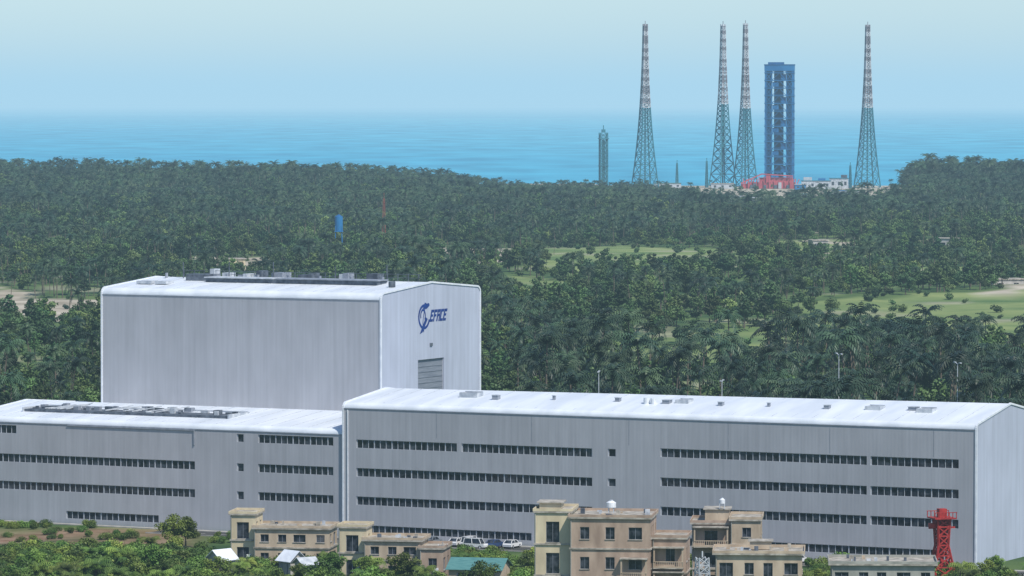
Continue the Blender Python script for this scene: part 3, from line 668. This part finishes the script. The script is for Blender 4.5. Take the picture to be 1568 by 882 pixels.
def scatter(name,P,rotz,scl,kind,coll):
    me=bpy.data.meshes.new(name); me.from_pydata(P.tolist(),[],[])
    n=len(P); a=me.attributes.new('rot','FLOAT_VECTOR','POINT'); rv=np.zeros((n,3)); rv[:,2]=rotz; rv[:,0]=rng.normal(0,.05,n); a.data.foreach_set('vector',rv.reshape(-1))
    a=me.attributes.new('scl','FLOAT','POINT'); a.data.foreach_set('value',scl.astype(float))
    a=me.attributes.new('kind','INT','POINT'); a.data.foreach_set('value',kind.astype(int))
    ob=bpy.data.objects.new(name,me); scene.collection.objects.link(ob)
    ng=bpy.data.node_groups.new(name+'_scatter','GeometryNodeTree')
    ng.interface.new_socket('Geometry',in_out='INPUT',socket_type='NodeSocketGeometry'); ng.interface.new_socket('Geometry',in_out='OUTPUT',socket_type='NodeSocketGeometry')
    gi=ng.nodes.new('NodeGroupInput');go=ng.nodes.new('NodeGroupOutput'); ip=ng.nodes.new('GeometryNodeInstanceOnPoints'); ci=ng.nodes.new('GeometryNodeCollectionInfo')
    ci.inputs['Collection'].default_value=coll; ci.inputs['Separate Children'].default_value=True; ci.inputs['Reset Children'].default_value=True
    def na(nm,t):
        q=ng.nodes.new('GeometryNodeInputNamedAttribute'); q.data_type=t; q.inputs['Name'].default_value=nm
        return [o for o in q.outputs if o.name=='Attribute' and o.enabled][0]
    l=ng.links.new; l(gi.outputs[0],ip.inputs['Points']); l(ci.outputs[0],ip.inputs['Instance']); ip.inputs['Pick Instance'].default_value=True
    l(na('kind','INT'),ip.inputs['Instance Index']); l(na('rot','FLOAT_VECTOR'),ip.inputs['Rotation']); l(na('scl','FLOAT'),ip.inputs['Scale']); l(ip.outputs[0],go.inputs[0])
    md=ob.modifiers.new('scatter','NODES'); md.node_group=ng
    return ob
sp_=8.2
gx_,gy_=np.meshgrid(np.arange(-660,660,sp_),np.arange(1005,4400,sp_)); X=gx_.ravel();Y=gy_.ravel()
X=X+rng.uniform(-.6,.6,len(X))*sp_; Y=Y+rng.uniform(-.6,.6,len(Y))*sp_
bmr=X/Y*1000
keep=(np.abs(bmr)<128)&~((np.abs(X+94.8)<5)&(Y>2380)&(Y<2506)); X,Y,bmr=X[keep],Y[keep],bmr[keep]
f,s_=cover(X,Y); n1=wav(X/260,Y/260,21); n2=wav(X/110,Y/110,22); n3=wav(X/60,Y/90,23); n4=wav(X/75,Y/110,31)
u=rng.random(len(X))
midz=sst(1380,1500,Y)*(1-sst(2500,2900,Y))*sst(-20,10,bmr)
leftz=sst(1200,1400,Y)*(1-sst(2500,2900,Y))*(1-sst(-40,-20,bmr))*.7
midz=np.maximum(midz,leftz)
dens=.97-.22*(n3>.25)-.22*midz*(n2>.0)-.25*midz*(n3>.1)-.35*(n4>.5)*(Y<2700)
dens=np.where((Y<1330),.85,dens)
site=(bmr>40)&(bmr<86)&(Y>3500); dens=np.where(site,.40,dens)
dens=np.where(f,.07,dens); dens=np.where(s_,.02,dens)
keep=u<dens; X,Y,bmr,n1,n2,midz,site,f=[q[keep] for q in (X,Y,bmr,n1,n2,midz,site,f)]
n=len(X); pf=.30+.5*n1-.26*midz+.10*sst(2700,3200,Y); pf=np.where((Y<1420)&(bmr>0),.52,pf); pf=np.where((Y<1500)&(bmr<-80),.12,pf); pf=np.where((Y>3500)&(bmr>85),.85,pf)
ispalm=rng.random(n)<pf
kind=np.where(ispalm,rng.integers(3,5,n),rng.integers(0,3,n))
kind=np.where((~ispalm)&(rng.random(n)<.12+.42*midz*(n2>-.2)),5,kind)
scl=rng.uniform(.62,1.3,n)*(1-.13*midz)*(1+.15*n2)
scl=np.where((Y<1420)&ispalm,scl*1.12,scl)
scl=np.where((Y<1500)&(bmr<-80),scl*.85,scl)
scl=np.where((Y>3700)&(bmr>85)&ispalm,scl*rng.uniform(.9,1.35,n),scl)
farm=sst(3300,4000,Y)*sst(-15,5,bmr)*(1-sst(80,90,bmr)); scl*=1-.40*farm
scl*=1-.35*sst(4200,4350,Y)*(bmr<22)
kind=np.where(f,5,kind)
Z=HT(X,Y)
scatter('forest',np.stack([X,Y,Z],-1),rng.uniform(0,6.28,n),scl,kind,cF)
print('FOREST',n)
# near vegetation
P=[];K=[];Sc=[]; HK=[7.2,2.5,2.0,4.2]
def addn(x,y,k,s):
    P.append((x,y,float(HT(x,y))));K.append(k);Sc.append(s)
c,sn=math.cos(ROT),math.sin(ROT)
foot=[(-41.5,815,12,7),(-21,792,12,7),(12.8,748,17,10),(36.5,772,9,9),(40.2,742,10,9),(60,738,11,9),(-5.6,782,7,6),(-51,800,3.2,3),(-37,795,4.5,5),(-5.8,768,5.5,9),(-50.5,791,3.2,7),(-37.3,785,4,7)]
for _ in range(4600):
    y=rng.uniform(735,890); x=rng.uniform(-.125*y,.125*y)
    s=(x-ORG[0])*c+(y-ORG[1])*sn; v=-(x-ORG[0])*sn+(y-ORG[1])*c
    b_=x/y*1000
    if v>(-11 if b_>-60 else -3.5): continue
    if any(abs(x-a)<w_ and abs(y-q)<d_ for a,q,w_,d_ in foot): continue
    if x>-2 and y>760 and rng.random()<.6: continue
    if b_<-66 and 840<y<884 and rng.random()<.9: continue
    if b_>-20 and v>-26 and rng.random()<.6: continue
    k=rng.choice([0,1,2,3],p=[.06,.45,.39,.10]); s=rng.uniform(.6,1.25)*(1 if k else .8)
    if y<850:
        lim=80-(838-158+rng.uniform(-16,12)+(12 if b_>-66 else 0))*y/7000+2.5
        if lim<.8: continue
        if HK[k]*s>lim:
            if k in(0,3): k=1
            s=min(s,lim/HK[k])
    else: k=2 if k in (0,3) else k; s*=.55
    if s<.3: continue
    addn(x,y,k,s)
for x,y,s in ((-62.5,843,.95),(-60.5,845,.85),(-27,812,.45),(-33,822,.45),(84,790,.6),(82,786,.55),(77.5,778,.6),(-106,846,.4)): addn(x,y,0,s)
scatter('village_greenery',np.array(P),rng.uniform(0,6.28,len(P)),np.array(Sc),np.array(K),cN)

# ------------------------------------------------------------------ light, sky, camera
SUN_EL=R(53); SX,SY=.50,-.66; AZ=math.atan2(SX,SY)
w=bpy.data.worlds.new('World'); scene.world=w; w.use_nodes=True; nt=w.node_tree
bg=nt.nodes['Background']; sky=nt.nodes.new('ShaderNodeTexSky'); sky.sky_type='NISHITA'; sky.sun_disc=False
sky.sun_elevation=SUN_EL; sky.sun_rotation=AZ; sky.air_density=1.0; sky.dust_density=.4; sky.ozone_density=6.0; sky.altitude=80
nt.links.new(sky.outputs[0],bg.inputs[0]); bg.inputs[1].default_value=.14
sl=bpy.data.lights.new('sun','SUN'); sl.energy=4.6; sl.angle=R(.53); sl.color=(1,.955,.87)
so=bpy.data.objects.new('sun',sl); scene.collection.objects.link(so)
d=Vector((SX,SY,0)).normalized()*math.cos(SUN_EL)+Vector((0,0,math.sin(SUN_EL)))
so.rotation_euler=d.to_track_quat('Z','Y').to_euler(); so.location=(300,300,400)
cam=bpy.data.cameras.new('camera'); cam.lens=7000/1568*36; cam.sensor_width=36; cam.clip_start=1; cam.clip_end=900000
co_=bpy.data.objects.new('camera',cam); scene.collection.objects.link(co_); co_.location=(0,0,80); co_.rotation_euler=(R(90)-math.atan(283/7000),0,0)
scene.camera=co_
scene.view_settings.view_transform='Standard'; scene.view_settings.look='None'; scene.view_settings.exposure=0; scene.view_settings.gamma=1
